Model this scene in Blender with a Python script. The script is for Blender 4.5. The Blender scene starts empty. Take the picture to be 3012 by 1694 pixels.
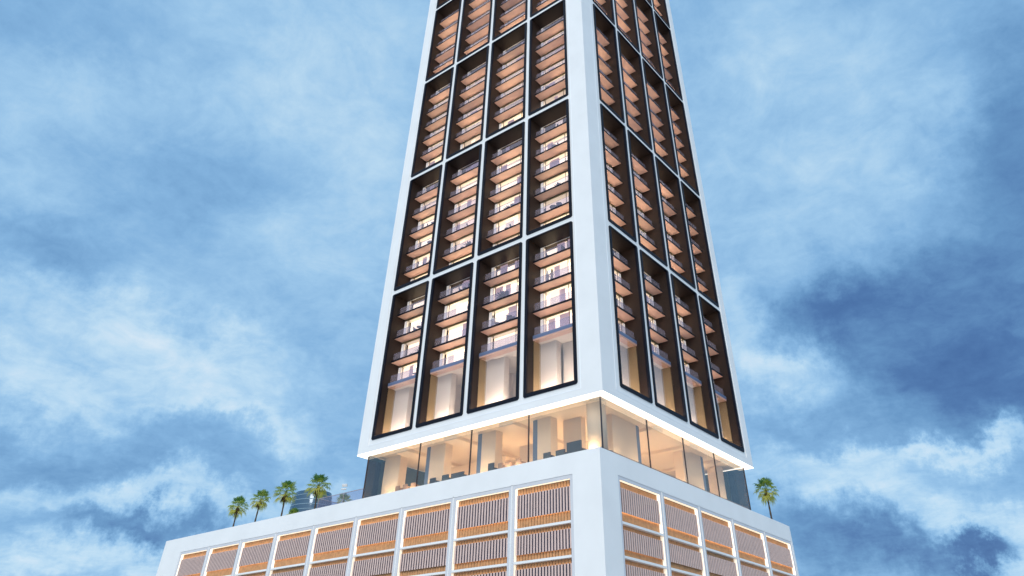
import bpy, math, random
from mathutils import Vector, Matrix
random.seed(7)
R = math.radians
S = bpy.context.scene
COL = S.collection
GZ = -26.4            # street level; z = 0 is the underside of the tower slab
FPX, PCX, PCY = 2026.93, 1592.12, 446.52      # focal length and principal point, photo pixels
CAM = Vector((37.1203, -57.7322, -24.6801))
ROT = Matrix(((0.78988089, 0.6132588, 0.00135144), (0.38527802, -0.49795241, 0.77691972), (0.47712581, -0.61315336, -0.62959822)))

# ------------------------------------------------------------------ camera
cd = bpy.data.cameras.new('camera'); cam = bpy.data.objects.new('camera', cd); COL.objects.link(cam)
m4 = ROT.transposed().to_4x4(); m4.translation = CAM
cam.matrix_world = m4
cd.sensor_width = 36; cd.lens = FPX / 3012 * 36
cd.shift_x = -(PCX - 1506) / 3012; cd.shift_y = (PCY - 847) / 3012
cd.clip_end = 6000; S.camera = cam

# ------------------------------------------------------------------ materials
def mat(name, col=(.5, .5, .5), rough=.5, metal=0, spec=.5, emit=None, es=0, var=0, vscale=1.0, bump=0, bscale=40):
    m = bpy.data.materials.new(name); m.use_nodes = True
    nt = m.node_tree; b = nt.nodes['Principled BSDF']
    b.inputs['Base Color'].default_value = (*col, 1); b.inputs['Roughness'].default_value = rough
    b.inputs['Metallic'].default_value = metal; b.inputs['Specular IOR Level'].default_value = spec
    if emit:
        b.inputs['Emission Color'].default_value = (*emit, 1); b.inputs['Emission Strength'].default_value = es
    if var or bump:
        tc = nt.nodes.new('ShaderNodeTexCoord')
    if var:
        n = nt.nodes.new('ShaderNodeTexNoise'); n.inputs['Scale'].default_value = vscale; n.inputs['Detail'].default_value = 6
        nt.links.new(tc.outputs['Object'], n.inputs['Vector'])
        mr = nt.nodes.new('ShaderNodeMapRange'); mr.inputs[1].default_value = .3; mr.inputs[2].default_value = .7
        mr.inputs[3].default_value = 1 - var; mr.inputs[4].default_value = 1 + var * .4
        nt.links.new(n.outputs['Fac'], mr.inputs[0])
        mx = nt.nodes.new('ShaderNodeVectorMath'); mx.operation = 'SCALE'; mx.inputs[0].default_value = col
        nt.links.new(mr.outputs[0], mx.inputs['Scale']); nt.links.new(mx.outputs[0], b.inputs['Base Color'])
    if bump:
        n2 = nt.nodes.new('ShaderNodeTexNoise'); n2.inputs['Scale'].default_value = bscale; n2.inputs['Detail'].default_value = 3
        nt.links.new(tc.outputs['Object'], n2.inputs['Vector'])
        bp = nt.nodes.new('ShaderNodeBump'); bp.inputs['Strength'].default_value = bump; bp.inputs['Distance'].default_value = .02
        nt.links.new(n2.outputs['Fac'], bp.inputs['Height']); nt.links.new(bp.outputs[0], b.inputs['Normal'])
    return m

def glass(name, tint, refl=.12, rough=.02, milk=0, milkcol=(.6, .6, .7)):
    m = bpy.data.materials.new(name); m.use_nodes = True
    nt = m.node_tree; nt.nodes.clear()
    o = nt.nodes.new('ShaderNodeOutputMaterial'); t = nt.nodes.new('ShaderNodeBsdfTransparent'); g = nt.nodes.new('ShaderNodeBsdfGlossy')
    t.inputs[0].default_value = (*tint, 1); g.inputs['Roughness'].default_value = rough
    lw = nt.nodes.new('ShaderNodeLayerWeight'); lw.inputs[0].default_value = .5
    pw = nt.nodes.new('ShaderNodeMath'); pw.operation = 'POWER'; pw.inputs[1].default_value = 5
    nt.links.new(lw.outputs['Facing'], pw.inputs[0])
    ad = nt.nodes.new('ShaderNodeMath'); ad.operation = 'MULTIPLY_ADD'; ad.inputs[1].default_value = 1 - refl; ad.inputs[2].default_value = refl
    nt.links.new(pw.outputs[0], ad.inputs[0])
    mx = nt.nodes.new('ShaderNodeMixShader'); nt.links.new(ad.outputs[0], mx.inputs[0])
    nt.links.new(t.outputs[0], mx.inputs[1]); nt.links.new(g.outputs[0], mx.inputs[2])
    last = mx
    if milk:
        d = nt.nodes.new('ShaderNodeBsdfDiffuse'); d.inputs[0].default_value = (*milkcol, 1)
        m2 = nt.nodes.new('ShaderNodeMixShader'); m2.inputs[0].default_value = milk
        nt.links.new(mx.outputs[0], m2.inputs[1]); nt.links.new(d.outputs[0], m2.inputs[2]); last = m2
    nt.links.new(last.outputs[0], o.inputs[0])
    return m

M = dict(
    white=mat('white_paint', (.87, .86, .84), .55, var=.05, vscale=.25, bump=.04),
    white2=mat('off_white_panel', (.66, .66, .68), .55, var=.05, vscale=.3),
    navy=mat('navy_metal', (.005, .006, .013), .5, 0, .15),
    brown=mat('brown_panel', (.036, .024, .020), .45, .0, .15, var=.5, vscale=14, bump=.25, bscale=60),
    copper=mat('copper_soffit', (.82, .52, .41), .45, var=.08, vscale=.8),
    slate=mat('slate_edge', (.13, .17, .28), .4),
    rail=glass('railing_glass', (.80, .80, .88), .045, .03, .13, (.74, .62, .66)),
    pane=glass('window_glass', (.95, .93, .90), .03),
    lobbyglass=glass('lobby_glass', (.95, .92, .90), .09),
    tealglass=glass('teal_glass', (.07, .15, .19), .05),
    frame=mat('pale_frame', (.8, .79, .76), .4),
    mull=mat('dark_mullion', (.03, .02, .025), .4),
    olive=mat('olive_header', (.16, .14, .07), .5),
    glow=mat('lit_room', (.8, .7, .55), .8, emit=(1.0, .84, .64), es=2.5),
    glow2=mat('lit_blind', (.8, .7, .65), .8, emit=(1.0, .83, .70), es=1.3),
    lilac=mat('lilac_reflection_panel', (.5, .42, .52), .8, emit=(.60, .46, .60), es=.55),  # glowing panels stand in for sky reflections in the window glass
    jamb=mat('jamb_painted_glow', (.85, .82, .8), .6, emit=(1, .9, .82), es=.45),  # glow painted in for room light falling on the jamb
    roomwall=mat('room_plaster', (.86, .77, .69), .7, var=.03, vscale=.3),
    sidewall=mat('olive_shaded_wall', (.34, .26, .15), .6),  # dark tone painted in where little light reaches the wall
    trim=mat('bright_trim', (.93, .94, .95), .4),
    slot=mat('soffit_led', (1, .9, .75), .5, emit=(1, .88, .64), es=.92),
    cream=mat('cream_wall', (.86, .71, .50), .7, var=.03, vscale=.3),
    ceil=mat('cream_ceiling', (.88, .74, .53), .7),
    lamp=mat('warm_lamp', (1, .9, .75), .5, emit=(1, .74, .45), es=16),
    strip=mat('added_floor_strip', (1, .9, .75), .5, emit=(1, .76, .58), es=19),  # added unseen strips, graded in strength, to brighten the balcony soffits
    stripup=mat('added_floor_strip_soft', (1, .9, .75), .5, emit=(1, .74, .56), es=12),
    stripdim=mat('added_floor_strip_dim', (1, .9, .75), .5, emit=(1, .76, .60), es=4),
    striptop=mat('added_floor_strip_low', (1, .9, .75), .5, emit=(1, .74, .55), es=1.5),
    lobbyfill=mat('added_lobby_uplight', (1, .9, .75), .5, emit=(1, .79, .54), es=48),  # added source for brightening the lobby, kept out of view
    roomfill=mat('added_room_uplight', (1, .9, .75), .5, emit=(1, .86, .74), es=110),  # added unseen source brightening the rooms behind the tall windows
    railc=glass('clear_railing_glass', (.86, .86, .92), .05, .03, .06, (.62, .58, .70)),
    woodback=mat('dark_wood_backing', (.10, .05, .022), .6),
    retglow=mat('return_glow_bright', (1, .9, .75), .5, emit=(1, .92, .78), es=.80),  # glowing face stands in for lamplight falling on the return
    retglowdim=mat('return_glow', (1, .9, .75), .5, emit=(1, .88, .70), es=.55),  # weaker painted glow for the returns of the lower tiers
    panel=mat('led_panel', (1, .9, .75), .5, emit=(1, .80, .56), es=2.9),
    paneldim=mat('led_panel_dim', (1, .9, .75), .5, emit=(1, .76, .5), es=1.1),
    lampdim=mat('warm_lamp_dim', (1, .9, .75), .5, emit=(1, .74, .45), es=6),
    cove=mat('cove_light', (1, .97, .9), .5, emit=(1, .93, .80), es=1.6),
    tealwall=mat('teal_screen', (.02, .05, .065), .4),
    bluecol=mat('blue_grey_cladding', (.10, .16, .26), .3),
    wood=mat('louvre_wood', (.60, .30, .125), .5, var=.25, vscale=3, bump=.1, bscale=25),
    fin=mat('pinkish_tan_fin', (.74, .54, .47), .45, var=.08, vscale=2),
    finback=mat('dark_backing', (.02, .022, .05), .4),
    deck=mat('roof_deck', (.45, .43, .40), .8, var=.1, vscale=.5),
    paving=mat('plaza_paving', (.52, .51, .50), .8, var=.15, vscale=.05),
    furn=mat('blue_wicker', (.035, .075, .17), .6),
    dark=mat('dark_leather', (.012, .022, .03), .5),
    tan=mat('tan_fabric', (.42, .28, .17), .8),
    steel=mat('rail_metal', (.55, .42, .42), .35, .6),
    trunk=mat('palm_bark', (.10, .075, .055), .9, var=.35, vscale=6, bump=.6, bscale=12),
    leafd=mat('palm_leaf_dark', (.13, .27, .07), .55, var=.3, vscale=3),
    leafl=mat('palm_leaf_light', (.40, .48, .09), .55, var=.3, vscale=3),
    leafy=mat('palm_leaf_yellow', (.60, .58, .12), .6, var=.3, vscale=3),
    dead=mat('dead_frond', (.15, .085, .04), .85, var=.4, vscale=4),
    fglass=mat('tower_glass', (.035, .09, .15), .12, .2, .8),
    fband=mat('tower_band', (.22, .33, .40), .4),
    skin=mat('skin', (.42, .25, .17), .6),
    thobe=mat('white_cloth', (.62, .60, .58), .8),
    robe=mat('grey_cloth', (.30, .27, .25), .85),
    black=mat('black_cloth', (.01, .01, .012), .8),
    pot=mat('clay_pot', (.12, .11, .12), .7),
)

for k, tc_ in (('leafd', (.10, .26, .05)), ('leafl', (.42, .52, .08)), ('leafy', (.75, .68, .12))):
    m = M[k]; nt = m.node_tree; b = nt.nodes['Principled BSDF']; o = nt.nodes['Material Output']
    tr = nt.nodes.new('ShaderNodeBsdfTranslucent'); tr.inputs[0].default_value = (*tc_, 1)
    mx = nt.nodes.new('ShaderNodeMixShader'); mx.inputs[0].default_value = .45
    nt.links.new(b.outputs[0], mx.inputs[1]); nt.links.new(tr.outputs[0], mx.inputs[2]); nt.links.new(mx.outputs[0], o.inputs[0])
# ------------------------------------------------------------------ mesh helpers
class MB:
    def __init__(s): s.v = []; s.f = []; s.m = []; s.mats = []
    def mi(s, k):
        if k not in s.mats: s.mats.append(k)
        return s.mats.index(k)
    def face(s, pts, k):
        n = len(s.v); s.v += [tuple(p) for p in pts]; s.f.append(tuple(range(n, n + len(pts)))); s.m.append(s.mi(k))
    def box(s, x0, x1, y0, y1, z0, z1, k, bottom=None, top=None, front=None):
        if x0 > x1: x0, x1 = x1, x0
        if y0 > y1: y0, y1 = y1, y0
        n = len(s.v)
        s.v += [(x, y, z) for z in (z0, z1) for (x, y) in ((x0, y0), (x1, y0), (x1, y1), (x0, y1))]
        fs = [((0, 3, 2, 1), bottom or k), ((4, 5, 6, 7), top or k), ((0, 1, 5, 4), k), ((1, 2, 6, 5), k), ((2, 3, 7, 6), k), ((3, 0, 4, 7), k)]
        for f, kk in fs: s.f.append(tuple(n + i for i in f)); s.m.append(s.mi(kk))
    def L(s, F, s0, s1, d0, d1, z0, z1, k, **kw):        # a box in facade coordinates: along, depth, height
        a = F(s0, d0); b = F(s1, d1)
        s.box(a[0], b[0], a[1], b[1], z0, z1, k, **kw)
    def obox(s, c, hx, hy, hz, k, rz=0, rx=0):
        mt = Matrix.Rotation(rz, 3, 'Z') @ Matrix.Rotation(rx, 3, 'X'); c = Vector(c); n = len(s.v)
        s.v += [tuple(c + mt @ Vector((sx * hx, sy * hy, sz * hz))) for sz in (-1, 1) for (sx, sy) in ((-1, -1), (1, -1), (1, 1), (-1, 1))]
        for f in ((0, 3, 2, 1), (4, 5, 6, 7), (0, 1, 5, 4), (1, 2, 6, 5), (2, 3, 7, 6), (3, 0, 4, 7)):
            s.f.append(tuple(n + i for i in f)); s.m.append(s.mi(k))
    def lathe(s, prof, k, n=16, c=(0, 0, 0), sx=1, sy=1):
        b = len(s.v); c = Vector(c)
        for r, z in prof:
            for i in range(n):
                a = 2 * math.pi * i / n; s.v.append((c.x + r * sx * math.cos(a), c.y + r * sy * math.sin(a), c.z + z))
        for j in range(len(prof) - 1):
            for i in range(n):
                i2 = (i + 1) % n; s.f.append((b + j * n + i, b + j * n + i2, b + (j + 1) * n + i2, b + (j + 1) * n + i)); s.m.append(s.mi(k))
        s.f.append(tuple(b + i for i in reversed(range(n)))); s.m.append(s.mi(k))
        s.f.append(tuple(b + (len(prof) - 1) * n + i for i in range(n))); s.m.append(s.mi(k))
    def tube(s, pts, rad, k, n=8):
        b = len(s.v); pts = [Vector(p) for p in pts]
        for i, p in enumerate(pts):
            t = (pts[min(i + 1, len(pts) - 1)] - pts[max(i - 1, 0)]).normalized()
            u = t.cross(Vector((0, 0, 1)) if abs(t.z) < .9 else Vector((1, 0, 0))).normalized(); w = t.cross(u)
            r = rad[i] if isinstance(rad, (list, tuple)) else rad
            for j in range(n):
                a = 2 * math.pi * j / n; s.v.append(tuple(p + u * (r * math.cos(a)) + w * (r * math.sin(a))))
        for i in range(len(pts) - 1):
            for j in range(n):
                j2 = (j + 1) % n; s.f.append((b + i * n + j, b + i * n + j2, b + (i + 1) * n + j2, b + (i + 1) * n + j)); s.m.append(s.mi(k))
        s.f.append(tuple(b + j for j in reversed(range(n)))); s.m.append(s.mi(k))
        s.f.append(tuple(b + (len(pts) - 1) * n + j for j in range(n))); s.m.append(s.mi(k))
    def build(s, name, parent=None, smooth=False, world=True):
        me = bpy.data.meshes.new(name); me.from_pydata(s.v, [], s.f)
        for k in s.mats: me.materials.append(M[k])
        me.polygons.foreach_set('material_index', s.m)
        if smooth: me.polygons.foreach_set('use_smooth', [True] * len(s.f))
        me.update()
        o = bpy.data.objects.new(name, me); COL.objects.link(o)
        if parent:
            o.parent = parent
            if world: o.location = -wpos(parent)
        return o
def wpos(o):
    p = Vector((0, 0, 0))
    while o: p = p + o.location; o = o.parent
    return p
def empty(name, loc, parent=None, rz=0):
    o = bpy.data.objects.new(name, None); COL.objects.link(o); o.location = loc; o.rotation_euler = (0, 0, rz); o.empty_display_size = .3
    o.parent = parent
    return o
def tag(o, label, cat, group=None):
    o['label'] = label; o['category'] = cat
    if group: o['group'] = group
    return o
def dup(root, loc, rz=0, scale=1):
    r = root.copy(); COL.objects.link(r); r.location = loc; r.rotation_euler = (0, 0, rz); r.scale = (scale,) * 3
    for ch in list(root.children):
        c = ch.copy(); COL.objects.link(c); c.parent = r
        for g in list(ch.children):
            d = g.copy(); COL.objects.link(d); d.parent = c
    return r
FL = lambda s, d: (-s, d)          # broad face, seen on the left
FR = lambda s, d: (-d, s)          # narrow face, seen on the right

# ------------------------------------------------------------------ ground
g = MB(); g.box(-2500, 2500, -2500, 2500, GZ - .5, GZ, 'paving'); gr = g.build('ground'); gr['kind'] = 'structure'

# ------------------------------------------------------------------ tower
tower = empty('apartment_tower', (-18.5, 18, GZ))
tag(tower, 'tall white apartment tower with dark recessed balcony bays on a louvred podium', 'tower')
T = [1.19, 21.8, 42.2, 64.1, 84.6, 106.2]
HW = .32                                            # half a white mullion
FACES = [
    dict(F=FL, W=36.94, cols=[2.72, 10.55, 18.85, 27.13, 34.98], nm='left'),
    dict(F=FR, W=35.42, cols=[3.17, 10.335, 18.30, 26.35, 33.65], nm='right'),
]
TOP = 109.5
w = MB()
w.box(-2.66, 0, 0, 2.66, .12, TOP, 'white')
for fc in FACES:
    F = fc['F']; lo = 2.66; c = fc['cols']; W = fc['W']
    hi = 35.15 if fc['nm'] == 'left' else 33.85
    w.L(F, lo, hi, 0, 2.7, .12, .95, 'white'); w.L(F, lo, hi, 0, 2.7, 105.9, TOP, 'white'); w.L(F, hi, W, 0, 2.7, .12, TOP, 'white')
    w.L(F, lo - .07, lo - .001, -.025, 0, .95, 105.9, 'trim'); w.L(F, lo, hi, -.02, 0, .89, .95, 'trim')
    for x in c[1:4]: w.L(F, x - .66, x + .66, .08, 2.62, .95, 105.9, 'white')
    w.L(F, lo, c[0] + .66, .08, 2.6, .95, 105.9, 'white'); w.L(F, c[4] - .66, hi, .08, 2.6, .95, 105.9, 'white')
    xs = [c[0] + .66] + sum([[x - .66, x + .66] for x in c[1:4]], []) + [c[4] - .66]
    for a, b in zip(xs[0::2], xs[1::2]):
        for t in T[1:5]: w.L(F, a, b, .08, 2.6, t - .425, t + .6, 'white')
        w.L(F, a, b, .08, 2.6, .95, 1.75, 'white')
w.build('white_frame', tower)

# the floors, lobby slab and core behind the windows
co = MB()
co.box(-33.5, -4.2, 4.2, 32, 9.0, 108.5, 'cream'); co.box(-28, -13, 13, 25, -4.79, 8.4, 'cream')
co.box(-36.9, -2.75, 2.75, 35.3, 8.62, 8.95, 'ceil')
co.box(-36.9, -1.2, 1.2, 35.3, .45, .94, 'ceil')
co.box(-35.7, -1.15, 1.15, 34.3, -5.12, -4.8, 'tan'); co.build('core', tower)

SLABS = {1: [18.47, 15.08, 11.71, 8.5], 2: [38.69, 35.29, 31.85, 28.49, 25.15], 3: [60.3, 56.9, 53.65, 50.45, 47.15],
         4: [81.1, 77.7, 74.3, 70.9, 67.6], 5: [102.7, 99.3, 96.1, 92.9, 89.5]}
TH = .27
rest = {'balcony': MB(), 'railing': MB(), 'window': MB()}
count = 0
rng = random.Random(3)
def window_mesh(mb, F, s0, s1, z0, z1, top, hz=.0):
    """one window wall between two slabs; s1 is the far end"""
    mb.L(F, s0, s1, 2.56, 3.75, z0 - TH, z0 + .02, 'frame')
    d = 2.5
    jw = .42
    zt = z1 - (.06 if top else .26)
    mb.L(F, s0, s1, d, d + .1, zt, z1 - .001, 'frame' if top else 'olive')
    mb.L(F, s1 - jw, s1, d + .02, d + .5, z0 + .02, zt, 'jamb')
    a, b = s0, s1 - jw
    ww = b - a
    for q in (.0, .36, .93):
        mb.L(F, a + ww * q, a + ww * q + .06, d + .02, d + .09, z0 + .02, zt, 'mull' if q else 'frame')
    mb.L(F, b - .07, b - .003, d + .02, d + .09, z0 + .02, zt, 'frame')
    mb.L(F, a + .06, b - .07, d + .045, d + .055, z0 + .02, zt, 'pane')
    bright = rng.random()
    k = 'glow' if bright > .22 else 'glow2'
    mb.L(F, s0, s1, 3.7, 3.74, z0, z1, k)
    n = rng.choice((1, 1, 2, 2, 3))
    for i in range(n):
        p = rng.uniform(.05, .8); q = rng.uniform(.1, .26)
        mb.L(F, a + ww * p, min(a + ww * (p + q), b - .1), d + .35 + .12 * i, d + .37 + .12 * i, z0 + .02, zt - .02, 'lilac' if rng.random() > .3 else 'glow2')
def railing_mesh(mb, F, s0, s1, z):
    mb.L(F, s0 + .02, s1 - .02, 1.36, 1.385, z + .02, z + 1.1, 'rail')
    mb.L(F, s1 - .5, s1 - .02, 1.386, 1.40, z + .9, z + 1.1, 'rail')
def slab_mesh(mb, F, s0, s1, zb, low, n, k):
    zt = zb + (.421 if low else TH)          # added unseen strip on the balcony floor, brightens the soffit above
    mb.L(F, s0 + .5, s1 - .5, 2.28, 2.43, zt + .004, zt + .02, ('stripdim' if rng.random() < .2 else ('strip' if k < 3 else 'stripup')) if n else 'striptop')
    if low:
        mb.L(F, s0, s1, 1.08, 2.555, zb + .001, zb + .42, 'slate', bottom='copper'); mb.L(F, s0, s1, 1.13, 2.0, zb - .16, zb, 'copper')
    else:
        mb.L(F, s0, s1, 1.05, 2.555, zb, zb + TH, 'navy', bottom='copper')
BAYS = {}
for k in range(1, 6):
    for fi, fc in enumerate(FACES):
        F = fc['F']; c = fc['cols']
        for ci in range(4):
            o0 = c[ci] + HW; o1 = c[ci + 1] - HW
            z0 = T[k - 1] + HW; z1 = T[k] - HW
            i0, i1, j0, j1 = o0 + .40, o1 - .38, z0 + .42, z1 - .16
            mb = MB()
            ch = .16
            outer = [(o0 + ch, z0), (o1 - ch, z0), (o1, z0 + ch), (o1, z1 - ch), (o1 - ch, z1), (o0 + ch, z1), (o0, z1 - ch), (o0, z0 + ch)]
            inner = [(i0, j0), (i1, j0), (i1, j0), (i1, j1), (i1, j1), (i0, j1), (i0, j1), (i0, j0)]
            P = lambda s, d, z: (*F(s, d), z)
            flip = fi == 0
            def q(pts):
                mb.face(pts if not flip else pts[::-1], 'navy')
            for a in range(8):
                b = (a + 1) % 8
                q([P(outer[a][0], -.03, outer[a][1]), P(outer[b][0], -.03, outer[b][1]), P(inner[b][0], -.03, inner[b][1]), P(inner[a][0], -.03, inner[a][1])] if inner[a] != inner[b] else
                  [P(outer[a][0], -.03, outer[a][1]), P(outer[b][0], -.03, outer[b][1]), P(inner[a][0], -.03, inner[a][1])])
                q([P(outer[a][0], .095, outer[a][1]), P(outer[b][0], .095, outer[b][1]), P(outer[b][0], -.03, outer[b][1]), P(outer[a][0], -.03, outer[a][1])])
            for (a, b) in (((i0, j0), (i1, j0)), ((i1, j0), (i1, j1)), ((i1, j1), (i0, j1)), ((i0, j1), (i0, j0))):
                q([P(a[0], -.03, a[1]), P(b[0], -.03, b[1]), P(b[0], .25, b[1]), P(a[0], .25, a[1])])
            # brown reveal lining
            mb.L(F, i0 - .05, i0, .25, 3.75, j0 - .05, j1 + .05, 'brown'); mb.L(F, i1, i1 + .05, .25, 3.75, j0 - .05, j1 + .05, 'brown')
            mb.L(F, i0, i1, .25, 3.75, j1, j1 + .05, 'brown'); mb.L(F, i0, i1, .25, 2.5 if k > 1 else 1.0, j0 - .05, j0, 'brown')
            bay = mb.build('bay', tower)
            sl = SLABS[k]
            BAYS[(fi, ci, k)] = (i0, i1)
            for n, zb in enumerate(sl):
                solo = (k <= 2) or (k == 3 and (fi == 0 or ci < 1))
                if solo and count >= 100: solo = False
                low = k == 1 and n == 3
                zt = zb + (.42 if low else TH)
                ceil_z = j1 if n == 0 else sl[n - 1]
                if solo:
                    count += 1
                    mm = MB(); slab_mesh(mm, F, i0 + .004, i1 - .004, zb, low, n, k); mm.build('balcony', bay)
                    mm = MB(); railing_mesh(mm, F, i0 + .004, i1 - .004, zt); mm.build('railing', bay)
                    mm = MB(); window_mesh(mm, F, i0 + .004, i1 - .004, zt, ceil_z, n == 0); mm.build('window', bay)
                else:
                    slab_mesh(rest['balcony'], F, i0 + .004, i1 - .004, zb, low, n, k); railing_mesh(rest['railing'], F, i0 + .004, i1 - .004, zt)
                    window_mesh(rest['window'], F, i0 + .004, i1 - .004, zt, ceil_z, n == 0)
            if k > 1:
                window_mesh(rest['window'], F, i0 + .004, i1 - .004, j0 + TH, sl[-1], False)
                rest['window'].L(F, i0 + .5, i1 - .5, 2.28, 2.43, j0 + .01, j0 + .03, 'strip')  # same added strip for the bottom floor of the bay
            else:
                # tall lobby window flush with the lowest slab
                a, b = i0 + .004, i1 - .004
                zc = 8.33
                mm = MB()
                mm.L(F, a, b, 1.16, 1.18, j0 + .02, zc, 'lobbyglass')
                mm.L(F, a, b, 1.12, 1.22, j0 - .03, j0 + .02, 'navy')
                mm.build('lobby_window', bay)
                rm = MB()
                wd = b - a
                rm.L(F, a, b, 1.25, 7.5, j0 - .2, j0 - .06, 'tan')
                rm.L(F, a, b, 1.3, 7.5, zc + .02, zc + .14, 'roomwall')
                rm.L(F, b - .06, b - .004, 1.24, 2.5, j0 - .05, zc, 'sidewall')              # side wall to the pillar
                rm.L(F, b - wd * (.36 + .06 * (ci % 2)), b - .07, 2.5, 3.4, j0 - .05, zc, 'roomwall')
                rm.L(F, a, b, 7.5, 7.6, j0 - .05, zc, 'roomwall')
                rm.L(F, a, a + wd * .45, 4.6 + .3 * ci, 7.45, j0 - .05, zc - .05, 'roomwall')
                rm.L(F, a - .05, a - .004, 3.7, 7.5, j0 - .05, zc, 'roomwall'); rm.L(F, b + .004, b + .05, 3.7, 7.5, j0 - .05, zc, 'roomwall')
                rm.build('room', bay)
                lm = MB(); lm.L(F, a + .5, b - .6, 1.5, 1.62, j0 - .03, j0 + .06, 'roomfill'); lm.L(F, a + wd * .5, b - wd * .45, 4.2, 4.3, j0 - .03, j0 + .08, 'roomfill')  # added strips below the sill line that brighten the room
                lm.build('added_room_strip', bay)
for k, mb in rest.items():
    o = mb.build(k, tower); o['kind'] = 'stuff'

# ---- glazed lobby storey under the tower
cv = MB()
for x0, x1, y0, y1 in ((-36.94, 0, 0, .94), (-.94, 0, .94, 35.42), (-36.94, -36.0, .94, 35.42), (-36.0, -.94, 34.5, 35.42)):
    cv.box(x0, x1, y0, y1, .0, .115, 'cove')
cv.build('cove_light', tower)
gl = MB()
gl.box(-35.86, -1.0, .985, 1.015, -5.14, .1, 'lobbyglass'); gl.box(-1.015, -.985, 1.02, 34.5, -5.14, .1, 'lobbyglass')
glo = gl.build('lobby_glazing', tower)
gt = MB()
gt.box(-35.9, -35.87, 1.0, 34.5, -5.14, .1, 'tealglass'); gt.box(-35.86, -1.03, 34.51, 34.54, -5.14, .1, 'tealglass')
gt.build('end_glazing', tower)
for s in (.985, 10.2, 18.46, 26.66, 35.88):
    mm = MB(); mm.box(-s - .06, -s + .06, .94, 1.06, -5.14, .1, 'mull'); mm.build('mullion', tower)
for s in (10.02, 18.1, 25.95, 34.5):
    mm = MB(); mm.box(-1.06, -.94, s - .06, s + .06, -5.14, .1, 'mull'); mm.build('mullion', tower)
ce = MB(); ce.box(-35.8, -1.1, 1.1, 34.4, .106, .116, 'ceil')
for s in (13.9, 22.4, 30.6): ce.box(-s - 1.0, -s + 1.0, 1.6, 13, -.28, .104, 'ceil')
for s in (13.6, 22.0, 30.0): ce.box(-13, -1.6, s - 1.0, s + 1.0, -.252, .105, 'ceil')
ce.build('lobby_ceiling', tower)
def lobby_col(cx, cy, hx, hy, strip=None):
    mm = MB(); mm.box(cx - hx, cx + hx, cy - hy, cy + hy, -5.14, .1, 'cream')
    p = mm.build('column', tower)
    if strip:
        mm = MB(); mm.box(*strip, -5.14, .1, 'bluecol'); mm.build('cladding', p)
for s0, s1 in ((32.2, 35.0), (24.5, 26.95), (16.6, 18.68), (8.8, 10.6)):
    lobby_col(-(s0 + s1) / 2, 3.6, (s1 - s0) / 2, .6, (-s1 - .62, -s1 - .005, 3.0, 3.5) if s0 < 30 else None)
for s0, s1 in ((6.3, 11.2), (21.7, 26.5), (30.5, 32.6)):
    lobby_col(-3.7, (s0 + s1) / 2, .6, (s1 - s0) / 2, (-3.6, -3.1, s1 + .005, s1 + .65) if s0 < 30 else None)
mm = MB(); mm.lathe([(1.0, -5.14), (1.0, .1)], 'cream', 32, (-2.6, 2.6, 0)); mm.build('column', tower, True)
# teal end screens
for bx in ((-35.7, -35.2, 3.0, 12, -5.14, -.3), (-12, -3.0, 33.4, 33.9, -5.14, -.3)):
    mm = MB(); mm.box(*bx, 'tealwall'); mm.build('screen_wall', tower)
# interior partitions
for bx in ((-15.5, -11.4, 6.0, 6.4, -4.79, -1.2), (-30, -19.8, 8.6, 9.0, -4.79, -.9), (-8.6, -6.2, 5.0, 5.8, -4.79, .1)):
    mm = MB(); mm.box(*bx, 'cream'); mm.build('partition', tower)
# added floor uplights to brighten the lobby, out of sight behind the roof edge
UP = [(x - 1.6, x + 1.6, q, q + .14) for x in (-31, -24.5, -17.5, -10.5) for q in (7.4, 11)] + [(-7.5, -7.36, q - 1.6, q + 1.6) for q in (11, 19, 27)] + [(-11.5, -11.36, q - 1.6, q + 1.6) for q in (12, 20, 28)]
UP += [(-3.4, -1.7, 1.30, 1.38)]
for x in range(-33, -3, 5): UP += [(x - 1.4, x + 1.4, 1.7, 1.8), (x - 1.4, x + 1.4, 4.9, 5.0)]
for y in range(6, 33, 5): UP += [(-1.8, -1.7, y - 1.4, y + 1.4), (-5.0, -4.9, y - 1.4, y + 1.4)]
for u in UP:
    mm = MB(); mm.box(*u, -4.79, -4.72, 'lobbyfill'); mm.build('added_uplight', tower)

# ---- podium
PX, PY, PT, PF = -.65, -.071, -5.158, -7.011
KX = lambda v: .965 * v - 1.299
KY = lambda v: .965 * v - 2.0206
KZ = lambda v: .965 * v - .8638
GL = lambda s, d: (-s, PY + d)
GR = lambda s, d: (PX - d, s)
LB = [KX(q) for q in (5.33, 13.2, 21.6, 29.85, 37.85, 46.0, 53.95, 61.9, 69.8, 77.46)]
RB = [KY(q) for q in (5.04, 13.76, 22.25, 30.85, 40.3, 49.3)]
TIERS = [(KZ(a), KZ(b)) for a, b in ((-10.5, -6.79), (-13.4, -10.71), (-16.25, -13.61), (-19.1, -16.46))]
ZB = KZ(-19.6)
p = MB()
p.box(-LB[0], PX, PY, RB[0], GZ, PT, 'white')
for G, B, end in ((GL, LB, 78.49), (GR, RB, RB[-1] + .08)):
    p.L(G, B[0], B[-1], 0, 1.2, PF, PT, 'white'); p.L(G, B[0], B[-1], 0, 1.2, GZ, ZB, 'white'); p.L(G, B[-1], end, 0, 1.2, GZ, PT, 'white')
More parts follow.
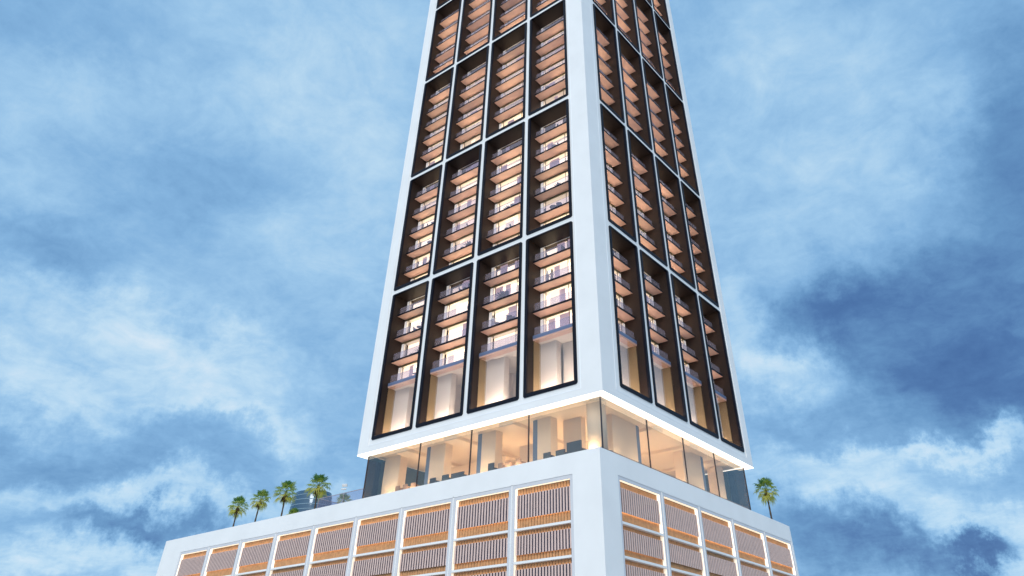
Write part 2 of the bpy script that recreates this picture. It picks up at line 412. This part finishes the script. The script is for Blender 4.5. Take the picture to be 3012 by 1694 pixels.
# rounded far corner
n = 10; rc = 2.1; cx, cy = PX - rc, RB[-1] + .08
arc = [(cx + rc * math.cos(i * math.pi / 2 / n), cy + rc * math.sin(i * math.pi / 2 / n)) for i in range(n + 1)]
for i in range(n):
    a, b = arc[i], arc[i + 1]; p.face([(a[0], a[1], GZ), (b[0], b[1], GZ), (b[0], b[1], PT), (a[0], a[1], PT)], 'white')
p.face([(cx, cy, PT)] + [(x, y, PT) for x, y in arc], 'white')
p.box(-78.49, cx, cy + 1.0, cy + rc, GZ, PT, 'white'); p.box(-78.49, -77.3, PY + 1.21, cy + 1.0, GZ, PT, 'white')
p.box(-77.3, PX - 1.2, PY + 1.2, cy + 1.0, PT - .5, PT - .02, 'deck')
p.build('podium_wall', tower)
f = MB()
for G, B in ((GL, LB), (GR, RB)):
    f.L(G, B[0], B[-1], .05, 1.15, TIERS[0][1], PF, 'white2'); f.L(G, B[0], B[-1], .05, 1.15, ZB, TIERS[-1][0], 'white2')
    for i, x in enumerate(B):
        a = x if i == 0 else x - .40; b = x if i == len(B) - 1 else x + .40
        f.L(G, a, b, .05, 1.15, TIERS[-1][0], TIERS[0][1], 'white2')
        if 0 < i < len(B) - 1: f.L(G, x - .07, x + .07, .0, .05, ZB, PF, 'white')
    f.L(G, B[0], B[-1], .0, .05, PF - .06, PF, 'white'); f.L(G, B[0] - .0, B[0] + .06, .0, .05, ZB, PF - .06, 'white'); f.L(G, B[-1] - .06, B[-1], .0, .05, ZB, PF - .06, 'white')
    for i in range(len(B) - 1):
        for (a, b) in zip(TIERS[:-1], TIERS[1:]): f.L(G, B[i] + .40, B[i + 1] - .40, .07, 1.1, b[1], a[0], 'white')
f.build('podium_frame', tower)
for fi, (G, B) in enumerate(((GL, LB), (GR, RB))):
    for i in range(len(B) - 1):
        a, b = B[i] + .42, B[i + 1] - .42
        for ti, (z0, z1) in enumerate(TIERS):
            r = rng.random()
            pn = MB(); pn.L(G, a - .02, b + .02, .98, 1.05, z0, z1, 'woodback')
            pan = pn.build('louvre_panel', tower)
            nf = 19; pitch = (b - a) / nf
            sl = MB(); ff = MB()
            h = z1 - z0
            m0 = z0 + h * (.235 if ti == 0 else .21); m1 = z1 - (.60 if ti == 0 else .42)
            for j in range(nf):
                s = a + pitch * (j + .5)
                x, y = G(s, .52); sgn = 1 if fi == 0 else -1
                rz = (R(16) if fi == 0 else R(90 - 16))
                sl.obox((x, y, (z0 + z1) / 2), pitch * .37, .03, h / 2 - .03, 'wood', rz)
                ff.L(G, s - pitch * .25, s + pitch * .25, .22, .285, m0, m1, 'fin')
            ff.L(G, a + .02, b - .02,   .29, .31, m0 + .02, m1 - .02, 'finback')
            sl.build('wood_slats', pan); ff.build('front_fins', pan)
            lm = MB()
            if ti == 0:
                lm.L(G, a + .03, b - .02, .10, .40, z1 - .012, z1 - .006, 'slot')
                lm.L(G, b - .012, b - .006, .10, .44, z0 + .02, z1 - .02, 'retglow')  # painted glow on the return face
                lm.L(G, a + .1, b - .1, .315, .335, m1 - .42, m1 - .04, 'panel')
                lm.L(G, a + .1, b - .1, .315, .335, m0 + .06, m0 + .5, 'panel')
            else:
                lm.L(G, b - .012, b - .006, .10, .44, z0 + .02, z1 - .02, 'retglowdim')  # painted glow on the return face, dimmer
                if r > .35: lm.L(G, a + .1, b - .1, .315, .335, m1 - .42, m1 - .04, 'paneldim')
                if r > .8: lm.L(G, a + .1, b - .1, .315, .335, m0 + .06, m0 + .5, 'paneldim')
            if lm.v: lm.build('light_strip', pan)

# ------------------------------------------------------------------ roof railing, floodlight
DZ = PT - .02
rail = empty('glass_railing', (-45, 3, DZ)); tag(rail, 'frameless glass railing with thin rosy rail beside the glazed storey', 'railing')
for bx in ((-45.9, -36.0, 1.98, 2.0), (-45.9, -45.88, 2.01, 12)):
    mm = MB(); mm.box(*bx, DZ, -3.37, 'railc'); mm.build('glass_panel', rail)
for bx in ((-45.93, -36.0, 1.96, 2.02), (-45.93, -45.87, 2.02, 12)):
    mm = MB(); mm.box(*bx, -3.37, -3.31, 'steel'); mm.build('top_rail', rail)
for x, y in ((-45.9, 1.99), (-40.9, 1.99), (-45.9, 7)):
    mm = MB(); mm.box(x - .03, x + .03, y - .035, y + .035, DZ, -3.37, 'steel'); mm.build('post', rail)
fl = empty('floodlight', (-46.3, 6, DZ)); tag(fl, 'twin white rounded floodlight heads on a slim mast over the roof terrace', 'floodlight')
mm = MB(); mm.tube([(-46.3, 6.1, DZ), (-46.3, 6.1, -1.2)], .012, 'white'); mm.build('mast', fl)
for z, sx in ((-.93, .02), (-1.38, -.06)):
    mm = MB(); mm.obox((-46.3 + sx, 6, z), .40, .06, .19 if z > -1 else .10, 'white', R(20), R(25)); o = mm.build('lamp_head', fl)
    bv = o.modifiers.new('bevel', 'BEVEL'); bv.width = .05; bv.segments = 3

# ------------------------------------------------------------------ palms
def fan_leaf(mb, base, d, length, size, k, droop, rg):
    """one fan leaf: a stalk and a pleated fan of pointed blades"""
    d = d.normalized(); up = Vector((0, 0, 1))
    tip = base + d * length; tip.z -= droop * length * .5
    side = d.cross(up)
    if side.length < .05: side = Vector((1, 0, 0))
    side.normalize()
    mb.tube([base, (base + d * length * .55), tip], [.02, .014, .01], k, 4)
    ax = (tip - (base + d * length * .55)).normalized(); nor = side.cross(ax).normalized()
    nb = 13
    for i in range(nb):
        a = R(-125 + 250 * i / (nb - 1)) + rg.uniform(-.06, .06)
        dirv = (ax * math.cos(a) + side * math.sin(a)).normalized()
        L = size * (1 - .28 * abs(math.sin(a / 2))) * rg.uniform(.85, 1.1)
        wv = dirv.cross(nor).normalized() * (size * .075)
        mid = tip + dirv * L * .55 + nor * (.05 * size); end = tip + dirv * L + Vector((0, 0, -1)) * L * rg.uniform(.15, .45)
        mb.face([tip, mid + wv, end, mid - wv], k)
def palm(loc, height, cr, seed, label, group, low=False):
    rg = random.Random(seed)
    t = empty('palm_tree', loc); tag(t, label, 'palm tree', group)
    lean = Vector((rg.uniform(-.12, .12), rg.uniform(-.1, .1), 0))
    top = Vector((lean.x, lean.y, height))
    mb = MB(); N = 14
    pts = []; rad = []
    for i in range(N):
        u = i / (N - 1)
        pts.append(Vector((lean.x * u * u, lean.y * u * u, height * u))); rad.append((.125 - .045 * u + (.03 if i % 2 else 0)) * (1 if not low else .7))
    mb.tube(pts, rad, 'trunk', 9); mb.build('trunk', t, True, world=False)
    if not low:
        sk = MB()
        for i in range(26):
            a = rg.uniform(0, 6.283); h = rg.uniform(.05, .4); L = cr * rg.uniform(.45, .8)
            b = top + Vector((math.cos(a) * .1, math.sin(a) * .1, -h * .3)); e = b + Vector((math.cos(a) * L * .35, math.sin(a) * L * .35, -L))
            sd = Vector((-math.sin(a), math.cos(a), 0)) * rg.uniform(.05, .12)
            sk.face([b, (b + e) / 2 + sd + Vector((math.cos(a), math.sin(a), 0)) * .1, e, (b + e) / 2 - sd], 'dead')
        sk.build('dead_skirt', t, world=False)
    cw = MB()
    n = 38 if not low else 26
    for i in range(n):
        u = (i + .5) / n
        el = R(80 - 128 * u if not low else 80 - 75 * u) + rg.uniform(-.12, .12); a = i * 2.39996 + rg.uniform(-.3, .3)
        d = Vector((math.cos(a) * math.cos(el), math.sin(a) * math.cos(el), math.sin(el)))
        k = 'leafd' if u < .34 else ('leafl' if u < .66 else 'leafy')
        if rg.random() < .18: k = 'leafl'
        fan_leaf(cw, top + Vector((0, 0, .05)), d, cr * rg.uniform(.54, .74), cr * rg.uniform(.40, .54), k, .05 + .3 * u, rg)
    cw.build('crown', t, world=False)
    return t
y = 9.0
PG = 'fan palms along the podium roof'
palm((-76.7, y, DZ), 5.95, 1.72, 1, 'fan palm nearest the left end of the podium roof edge', PG)
palm((-70.9, y, DZ), 6.2, 1.58, 2, 'narrow-crowned fan palm second from the left end of the podium roof', PG)
palm((-64.15, y, DZ), 6.35, 1.88, 3, 'yellow-green fan palm just left of the distant glass tower', PG)
palm((-56.2, y, DZ), 6.15, 1.85, 4, 'fan palm with dark heart in front of the distant glass tower', PG)
palm((-49.9, y, DZ), 3.1, 1.3, 5, 'short bushy palm behind the glass railing below the floodlight', PG, True)
palm((-61.3, y, DZ), 2.7, 1.2, 6, 'low green fan palm showing only its leaf tips above the roof edge', PG, True)
palm((-3.0, 46.2, DZ), 4.9, 1.75, 7, 'lone fan palm right of the tower against dark blue cloud', PG)

# ------------------------------------------------------------------ distant tower
ft = empty('glass_tower', (-371, 231, GZ)); tag(ft, 'distant rounded blue glass tower between the palms on the horizon', 'tower')
mm = MB(); mm.lathe([(12.3, 0), (12.3, 99), (11.6, 106), (11.0, 108.5)], 'fglass', 40, sx=1.15, sy=.95); mm.build('glass_body', ft, True, world=False)
for i in range(38):
    z = 3 + i * 2.78
    r = 12.45 if z < 99 else 12.45 - (z - 99) * .1
    mm = MB(); mm.lathe([(r, z), (r, z + .38)], 'fband', 40, sx=1.15, sy=.95); mm.build('floor_band', ft, True, world=False)

# ------------------------------------------------------------------ furniture
def make_lounger():
    t = empty('lounge_chair', (0, 0, -500))
    mm = MB(); mm.obox((0, 0, .36), .75, .32, .05, 'furn'); mm.build('seat', t, world=False)
    mm = MB(); mm.tube([(-.72, 0, .38), (-1.15, 0, .95)], .06, 'furn', 6); mm.obox((-1.0, 0, .72), .06, .33, .42, 'furn'); mm.build('backrest', t, world=False)
    for x in (-.6, .6):
        for yy in (-.25, .25):
            mm = MB(); mm.tube([(x, yy, 0), (x, yy, .33)], .03, 'furn', 6); mm.build('leg', t, world=False)
    return t
def make_chair():
    t = empty('armchair', (0, 0, -500))
    mm = MB(); mm.lathe([(.30, .30), (.36, .38), (.34, .46)], 'furn', 14); mm.build('seat', t, True, world=False)
    mm = MB()
    b = []
    for i in range(9):
        a = R(90 + 22.5 * i)
        for r_, z_ in ((.34, .42), (.46, .98 - .03 * abs(i - 4))): b.append((r_ * math.cos(a), r_ * math.sin(a), z_))
    for i in range(8): mm.face([b[2 * i], b[2 * i + 2], b[2 * i + 3], b[2 * i + 1]], 'furn')
    o = mm.build('backrest', t, world=False); sd = o.modifiers.new('solid', 'SOLIDIFY'); sd.thickness = .04
    for a in (45, 135, 225, 315):
        x_, y_ = .26 * math.cos(R(a)), .26 * math.sin(R(a))
        mm = MB(); mm.tube([(x_ * 1.2, y_ * 1.2, 0), (x_, y_, .34)], .022, 'furn', 6); mm.build('leg', t, world=False)
    return t
def make_table():
    t = empty('side_table', (0, 0, -500))
    mm = MB(); mm.lathe([(.36, .62), (.36, .66)], 'furn', 18); mm.build('tabletop', t, world=False)
    mm = MB(); mm.lathe([(.18, 0), (.18, .03), (.03, .05), (.03, .62)], 'furn', 12); mm.build('pedestal', t, world=False)
    return t
def make_plant():
    rg = random.Random(11)
    t = empty('potted_plant', (0, 0, -500))
    mm = MB(); mm.lathe([(.16, 0), (.24, .45), (.22, .45)], 'pot', 14); mm.build('pot', t, world=False)
    mm = MB()
    for i in range(60):
        a = rg.uniform(0, 6.283); el = rg.uniform(.2, 1.5); L = rg.uniform(.4, .95)
        d = Vector((math.cos(a) * math.cos(el), math.sin(a) * math.cos(el), math.sin(el)))
        e = Vector((0, 0, .45)) + d * L; sd = d.cross(Vector((0, 0, 1))).normalized() * .09
        mm.face([Vector((0, 0, .42)), (e * .6 + Vector((0, 0, .17))) + sd, e, (e * .6 + Vector((0, 0, .17))) - sd], 'furn')
    mm.build('foliage', t, world=False)
    return t
PROTO = dict(l=make_lounger(), c=make_chair(), t=make_table(), p=make_plant())
NAMES = dict(l=('reclined blue lounge chair', 'lounge chair'), c=('rounded blue armchair', 'armchair'), t=('round blue side table', 'side table'), p=('spiky blue potted plant', 'potted plant'))
COLN = {0: 'nearest the corner', 1: 'second from the corner', 2: 'third from the corner', 3: 'farthest from the corner'}
ROWN = {1: 'lowest', 2: 'second lowest', 3: 'third'}
ORD = ['top', 'second', 'third', 'fourth', 'fifth']
used = {k: False for k in PROTO}
def put(kind, row, ci, n, s, d=1.95, rz=0, sc=1.0, note=''):
    zb = SLABS[row][n]; z = zb + (.42 if (row == 1 and n == 3) else TH)
    loc = (-s, d, z + .003)
    if used[kind]: o = dup(PROTO[kind], loc, rz, sc)
    else:
        o = PROTO[kind]; o.location = loc; o.rotation_euler = (0, 0, rz); o.scale = (sc,) * 3; used[kind] = True
    nm, cat = NAMES[kind]
    o['label'] = f"{note + ' ' if note else ''}{nm}, {ORD[n]} balcony, {ROWN[row]} bay {COLN[ci]}, broad face"
    o['category'] = cat; o['group'] = {'l': 'lounge chairs', 'c': 'armchairs', 't': 'side tables', 'p': 'potted plants'}[kind] + ' on the broad-face balconies'
# (kind, row, bay, slab, s)
for a in [('c', 1, 0, 0, 8.1), ('l', 1, 0, 0, 6.9, 1.95, R(180)), ('p', 1, 0, 0, 5.7, 2.0, 0, .7),
          ('p', 1, 1, 1, 15.5, 2.0, 0, 1.25), ('c', 1, 1, 1, 14.5, 1.95, R(40), 1.1, ), ('t', 1, 1, 1, 16.1),
          ('l', 1, 1, 2, 15.4, 1.95, R(180)), ('c', 1, 1, 2, 14.4, 1.95, R(200), 1.1), ('p', 1, 1, 2, 13.7, 2.1, 0, .8), ('t', 1, 1, 2, 16.2),
          ('c', 1, 2, 0, 22.9), ('t', 1, 2, 0, 22.2), ('c', 1, 2, 0, 21.4, 1.95, R(180), 1, 'second'),
          ('p', 1, 2, 1, 23.1, 2, 0, .6), ('l', 1, 2, 1, 22.0, 1.95, R(180)), ('c', 1, 2, 1, 21.0),
          ('c', 1, 3, 1, 31.1), ('t', 1, 3, 1, 30.4, 1.95, 0, 1.2), ('p', 1, 3, 2, 31.4, 2, 0, .6), ('l', 1, 3, 2, 30.4, 1.95, R(180)), ('p', 1, 3, 2, 29.8, 2, 0, .9, 'taller'), ('t', 1, 3, 3, 30.2),
          ('t', 2, 0, 0, 7.1, 1.95, 0, 1.3), ('c', 2, 0, 0, 6.0), ('t', 2, 0, 1, 6.95, 1.95, 0, 1.3), ('c', 2, 0, 1, 6.0),
          ('l', 2, 0, 2, 8.2, 1.95, 0, .8), ('c', 2, 0, 3, 8.4), ('l', 2, 0, 3, 7.3, 1.95, R(180), .9), ('p', 2, 0, 3, 6.4, 2, 0, .9),
          ('c', 2, 0, 4, 8.3), ('t', 2, 0, 4, 7.3, 1.95, 0, 1.4), ('c', 2, 0, 4, 6.5, 1.95, R(180), 1.1, 'second'),
          ('t', 2, 1, 4, 15.2), ('c', 2, 1, 4, 14.2), ('p', 2, 1, 3, 15.2, 2, 0, .9), ('t', 2, 1, 3, 14.2, 1.95, 0, 1.2),
          ('p', 2, 2, 4, 22.2, 2, 0, 1.1), ('t', 2, 2, 4, 23.3), ('c', 2, 2, 3, 22.4), ('l', 2, 2, 3, 21.4, 1.95, R(180)),
          ('c', 2, 3, 4, 30.8), ('p', 2, 3, 4, 29.9, 2, 0, .8), ('t', 2, 3, 3, 30.3, 1.95, 0, 1.3), ('t', 2, 3, 2, 30.0, 1.95, 0, 1.2), ('c', 2, 3, 2, 30.9),
          ('t', 3, 0, 4, 8.0, 1.95, 0, 1.4)]:
    put(*a)
# lobby furniture
def sofa(name, x, y, w_, h, k, label, cat):
    t = empty(name, (x, y, -4.8)); tag(t, label, cat, 'seats and cabinets inside the glazed storey')
    mm = MB(); mm.box(-w_ / 2, w_ / 2, 0, .75, .12, .45, k); mm.build('seat', t, world=False)
    mm = MB(); mm.box(-w_ / 2 - .02, w_ / 2 + .02, -.16, -.002, .1, h, k); mm.build('backrest', t, world=False)
    for sx in (-1, 1):
        mm = MB(); mm.box(sx * (w_ / 2 + .005), sx * (w_ / 2 + .12), .0, .75, .1, .66, k); mm.build('armrest', t, world=False)
    return t
sofa('high_back_sofa', -5.15, 2.2, 1.75, 1.42, 'dark', 'large dark high-backed sofa beside the corner of the glazed storey', 'sofa')
sofa('sofa', -7.0, 2.35, 1.1, .95, 'dark', 'low dark sofa just left of the large high-backed one', 'sofa')
sofa('square_chair', -8.7, 2.3, .85, .95, 'dark', 'small dark seat right of the blue column nearest the corner', 'seat')
sofa('square_chair', -16.4, 2.3, .75, 1.15, 'dark', 'narrow upright dark seat behind the middle lobby pane', 'seat')
sofa('square_chair', -25.3, 2.3, .85, .95, 'dark', 'small square dark seat beside the third column from the corner', 'seat')
sofa('square_chair', -23.3, 2.3, .95, 1.0, 'dark', 'black square seat left of the long low dark sofa', 'seat')
sofa('sofa', -21.5, 2.4, 1.9, .98, 'dark', 'long low dark sofa left of the lobby mullion', 'sofa')
for i, (x, lab) in enumerate(((-31.0, 'tan tub chair left of the farthest lobby mullion'), (-29.7, 'tan tub chair under the farthest lobby mullion'), (-28.4, 'tan tub chair beside the second column from the left'),
                              (-14.9, 'tan tub chair, leftmost of three behind the middle pane'), (-13.9, 'tan tub chair, middle of three behind the middle pane'), (-12.4, 'tan tub chair against the lobby mullion by the blue column'))):
    sofa('tub_chair', x, 2.15, .62, .88, 'tan', lab, 'chair')

# ------------------------------------------------------------------ people
def person(loc, rz, dress, head, label, raise_arm=0.0):
    t = empty('person', loc, None, rz); tag(t, label, 'person', 'people standing on the balconies')
    V = []; E_ = []; Rd = []
    def ch(pts, par=None):
        last = par
        for (x, y_, z, r) in pts:
            V.append((x, y_, z)); Rd.append(r)
            if last is not None: E_.append((last, len(V) - 1))
            last = len(V) - 1
        return last
    ch([(0, 0, .92, .15)])
    ch([(0, 0, 1.10, .135), (0, .01, 1.28, .155), (0, 0, 1.41, .12), (0, 0, 1.49, .055), (0, .01, 1.56, .075), (0, .015, 1.64, .093), (0, .0, 1.71, .075)], 0)
    chest = 2
    for sx in (-1, 1):
        e = ch([(sx * .17, 0, 1.39, .06), (sx * .24, -.02, 1.12, .045), (sx * .22, .12 + raise_arm, .93 + raise_arm * .8, .034), (sx * .215, .17 + raise_arm, .87 + raise_arm * .9, .036)], chest)
        for k in range(4):
            fx = sx * (.19 + .018 * k)
            L = (.055, .07, .075, .06)[k]
            ch([(fx, .195 + raise_arm, .84 + raise_arm * .9, .0085), (fx, .205 + raise_arm, .84 - L * .5 + raise_arm * .9, .008), (fx, .19 + raise_arm, .84 - L + raise_arm * .9, .007)], e)
        ch([(sx * .18, .20 + raise_arm, .875 + raise_arm * .9, .010), (sx * .172, .225 + raise_arm, .845 + raise_arm * .9, .008)], e)
        ch([(sx * .09, 0, .86, .095), (sx * .1, .015, .48, .06), (sx * .1, -.02, .09, .042), (sx * .1, .06, .045, .042), (sx * .105, .15, .03, .03)], 0)
    me = bpy.data.meshes.new('body'); me.from_pydata(V, E_, []); me.update()
    o = bpy.data.objects.new('body', me); COL.objects.link(o); o.parent = t
    me.materials.append(M['skin'])
    sm = o.modifiers.new('skin', 'SKIN'); sm.use_smooth_shade = True
    for i, v in enumerate(me.skin_vertices[0].data): v.radius = (Rd[i], Rd[i] * (.8 if i < 4 else 1)); v.use_root = (i == 0)
    ss = o.modifiers.new('sub', 'SUBSURF'); ss.levels = 1; ss.render_levels = 1
    mm = MB()
    mm.lathe([(.30, .03), (.27, .3), (.22, .75), (.185, 1.05), (.205, 1.30), (.15, 1.42), (.075, 1.475)], dress, 20, sy=.75)
    for sx in (-1, 1): mm.tube([(sx * .15, 0, 1.40), (sx * .25, -.02, 1.12), (sx * .225, .11 + raise_arm, .95 + raise_arm * .8)], [.085, .075, .085], dress, 10)
    mm.build('robe', t, True, world=False)
    mm = MB()
    mm.lathe([(.14, 1.38), (.125, 1.50), (.118, 1.60), (.116, 1.68), (.085, 1.76), (.02, 1.785)], head, 16, c=(0, -.025, 0), sy=.95)
    mm.build('headscarf', t, True, world=False)
    mm = MB(); mm.obox((0, .105, 1.645), .012, .02, .022, 'skin'); mm.obox((0, .098, 1.60), .026, .008, .006, 'robe')
    for sx in (-1, 1): mm.obox((sx * .033, .098, 1.668), .013, .007, .006, 'black')
    mm.build('face_features', t, world=False)
    return t
zz = SLABS[1][1] + TH + .003
person((-8.15, 1.75, zz), R(-80), 'thobe', 'thobe', 'person in long white robe and white headdress facing another on balcony', .1)
person((-7.5, 1.75, zz), R(95), 'robe', 'black', 'person with black headscarf and long grey robe facing another on balcony', .05)
person((-16.75, 1.75, SLABS[1][2] + TH + .003), R(-120), 'thobe', 'robe', 'person in pale robe standing alone at the left end of a balcony')

# ------------------------------------------------------------------ light and sky
SUN_EL, SUN_AZ = 32, None
sv = Vector((.40, -.78, .50)).normalized()          # towards the sun, soft through cloud
sd = bpy.data.lights.new('sun', 'SUN'); so = bpy.data.objects.new('sun', sd); COL.objects.link(so)
sd.energy = 1.2; sd.angle = R(20); sd.color = (1, .93, .85)
so.rotation_euler = sv.to_track_quat('Z', 'Y').to_euler()
W = bpy.data.worlds.new('World'); S.world = W; W.use_nodes = True
nt = W.node_tree; nt.nodes.clear(); N = nt.nodes.new; LK = nt.links.new
out = N('ShaderNodeOutputWorld'); bg = N('ShaderNodeBackground'); bg.inputs[1].default_value = .1; LK(bg.outputs[0], out.inputs[0])
sky = N('ShaderNodeTexSky'); sky.sky_type = 'NISHITA'; sky.sun_disc = False
sky.sun_elevation = math.asin(sv.z); sky.sun_rotation = math.atan2(sv.x, sv.y); sky.dust_density = .6; sky.air_density = 1.0; sky.ozone_density = 2
tc = N('ShaderNodeTexCoord')
def mth(op, a, b=None, clamp=False):
    n = N('ShaderNodeMath'); n.operation = op; n.use_clamp = clamp
    for i, v in enumerate((a, b)):
        if v is None: continue
        if isinstance(v, (int, float)): n.inputs[i].default_value = v
        else: LK(v, n.inputs[i])
    return n.outputs[0]
def vm(op, a, b=None, out_=0):
    n = N('ShaderNodeVectorMath'); n.operation = op
    for i, v in enumerate((a, b)):
        if v is None: continue
        if isinstance(v, (tuple, Vector)): n.inputs[i].default_value = tuple(v)
        else: LK(v, n.inputs[i])
    return n.outputs[out_]
D = vm('NORMALIZE', tc.outputs['Generated'])
sep = N('ShaderNodeSeparateXYZ'); LK(D, sep.inputs[0])
# cloud layer seen in perspective: direction projected on a high plane
hz = mth('ADD', mth('ABSOLUTE', sep.outputs['Z']), .22)
cmb = N('ShaderNodeCombineXYZ'); LK(mth('DIVIDE', sep.outputs['X'], hz), cmb.inputs[0]); LK(mth('DIVIDE', sep.outputs['Y'], hz), cmb.inputs[1])
def noise(vec, scale, det, rough=.55, out_='Fac', dist=0):
    n = N('ShaderNodeTexNoise'); n.inputs['Scale'].default_value = scale; n.inputs['Detail'].default_value = det; n.inputs['Roughness'].default_value = rough
    n.inputs['Distortion'].default_value = dist
    LK(vec, n.inputs['Vector']); return n.outputs[out_]
warp = vm('SUBTRACT', noise(D, 6.0, 9, .66, 'Color'), (.5, .5, .5))
ws = N('ShaderNodeVectorMath'); ws.operation = 'SCALE'; ws.inputs['Scale'].default_value = .22; LK(warp, ws.inputs[0])
DW = vm('ADD', D, ws.outputs[0])
right, up_, back = ROT[0], ROT[1], ROT[2]
def blob(u, v, su, sv_, ang, amp):
    u, v, su, sv_ = (q * 1.1693 for q in (u, v, su, sv_))
    c = Vector(((u - PCX) / FPX, -(v - PCY) / FPX, -1)); k = c.length
    cw = (right * c.x + up_ * c.y + back * c.z).normalized()
    t1 = right * math.cos(R(ang)) - up_ * math.sin(R(ang)); t1 = (t1 - cw * t1.dot(cw)).normalized(); t2 = cw.cross(t1)
    a = vm('DOT_PRODUCT', DW, t1 * (FPX * k / su) * (1 if True else 1), 1); b = vm('DOT_PRODUCT', DW, t2 * (FPX * k / sv_), 1)
    q = mth('ADD', mth('MULTIPLY', a, a), mth('MULTIPLY', b, b))
    gsn = mth('POWER', 2.7183, mth('MULTIPLY', q, -.5))
    fr = mth('GREATER_THAN', vm('DOT_PRODUCT', D, cw, 1), 0)
    return mth('MULTIPLY', mth('MULTIPLY', gsn, fr), amp)
BLOBS = [(60, 30, 330, 70, 15, -.14), (700, 150, 130, 130, 0, .12), (330, 190, 200, 90, 12, .08), (70, 650, 130, 70, 0, -.20), (60, 430, 160, 110, 0, .08), (110, 250, 130, 80, 0, .03),
         (230, 790, 240, 60, 18, .20), (520, 930, 190, 50, 20, .20), (600, 1060, 150, 26, 10, .24), (100, 950, 220, 50, 10, .22), (330, 1165, 460, 60, 4, -.09), (60, 1130, 130, 70, 0, -.06),
         (350, 1255, 360, 26, 3, .26), (360, 1345, 140, 28, 8, -.34), (150, 1345, 100, 50, 0, .06), (880, 1170, 120, 60, 0, -.04), (150, 1430, 320, 40, 0, .24), (900, 330, 140, 230, 0, .12), (480, 440, 200, 120, 0, -.05), (740, 620, 90, 150, 0, .06),
         (1900, 420, 180, 330, 0, .06), (2240, 340, 170, 130, -20, .14), (2000, 130, 160, 100, 0, .08), (2570, 250, 110, 170, 0, -.25), (2540, 560, 150, 180, 0, -.20),
         (2270, 850, 230, 100, 6, -.22), (2500, 960, 190, 85, 0, -.26), (2080, 790, 130, 60, -20, -.20), (2350, 720, 200, 60, 0, -.14), (1960, 915, 100, 45, 16, .36), (1885, 790, 50, 90, 0, .20),
         (2440, 1110, 220, 22, -5, .36), (2130, 1180, 180, 36, 10, .22), (2280, 1262, 220, 36, 8, .26), (2540, 1400, 140, 90, 0, .24), (2170, 1360, 130, 70, 0, -.28), (2280, 1310, 70, 55, 0, -.20), (2440, 1340, 50, 26, 0, -.60), (2150, 1060, 300, 40, 0, -.08),
         (2500, 1220, 160, 40, 0, -.10), (1990, 1270, 80, 110, 0, -.08)]
tot = None
for b in BLOBS:
    o = blob(*b); tot = o if tot is None else mth('ADD', tot, o)
n1 = noise(cmb.outputs[0], 2.6, 9, .60, dist=.5); n2 = noise(cmb.outputs[0], 8.0, 8, .64, dist=.5); n3 = noise(cmb.outputs[0], 26.0, 6, .62, dist=.6)
f = mth('ADD', mth('ADD', mth('MULTIPLY', mth('SUBTRACT', n1, .5), .40), mth('MULTIPLY', mth('SUBTRACT', n2, .5), .28)), .525)
brk = mth('ADD', .25, mth('MULTIPLY', n2, 1.55))
f = mth('ADD', f, mth('ADD', mth('MULTIPLY', tot, brk), mth('MULTIPLY', mth('SUBTRACT', n3, .5), .15)))
f = mth('ADD', mth('MULTIPLY', mth('SUBTRACT', f, .54), 1.0), .54)
cr = N('ShaderNodeValToRGB'); LK(f, cr.inputs[0])
els = cr.color_ramp.elements
stops = [(0.0, (.052, .130, .33)), (.16, (.078, .185, .41)), (.32, (.14, .31, .56)), (.48, (.235, .455, .73)), (.62, (.345, .58, .83)), (.78, (.50, .71, .89)), (1.0, (.68, .81, .92))]
els[0].position = 0; els[0].color = (*stops[0][1], 1); els[1].position = 1; els[1].color = (*stops[-1][1], 1)
for pz, c in stops[1:-1]:
    e = els.new(pz); e.color = (*c, 1)
sc = N('ShaderNodeVectorMath'); sc.operation = 'SCALE'; sc.inputs['Scale'].default_value = 10; LK(cr.outputs[0], sc.inputs[0])
mixn = N('ShaderNodeMix'); mixn.data_type = 'RGBA'; mixn.inputs[0].default_value = .06
LK(sc.outputs[0], mixn.inputs[6]); LK(sky.outputs[0], mixn.inputs[7])
# added brightness in the unseen sky opposite the tower, to light its faces
gd = mth('MAXIMUM', vm('DOT_PRODUCT', D, Vector((.30, -.85, .42)).normalized(), 1), 0)
gp = mth('MULTIPLY', mth('POWER', gd, 2.0), 7.5)
gc = N('ShaderNodeVectorMath'); gc.operation = 'SCALE'; gc.inputs[0].default_value = (1.03, 1.0, .92); LK(gp, gc.inputs['Scale'])
fin = vm('ADD', mixn.outputs[2], gc.outputs[0])
LK(fin, bg.inputs[0])

# ------------------------------------------------------------------ render settings
S.view_settings.view_transform = 'Standard'; S.view_settings.look = 'None'; S.view_settings.exposure = .05; S.view_settings.gamma = 1
S.cycles.max_bounces = 6; S.cycles.transparent_max_bounces = 12; S.cycles.use_denoising = True
S.cycles.sample_clamp_indirect = 4; S.cycles.caustics_reflective = False; S.cycles.caustics_refractive = False
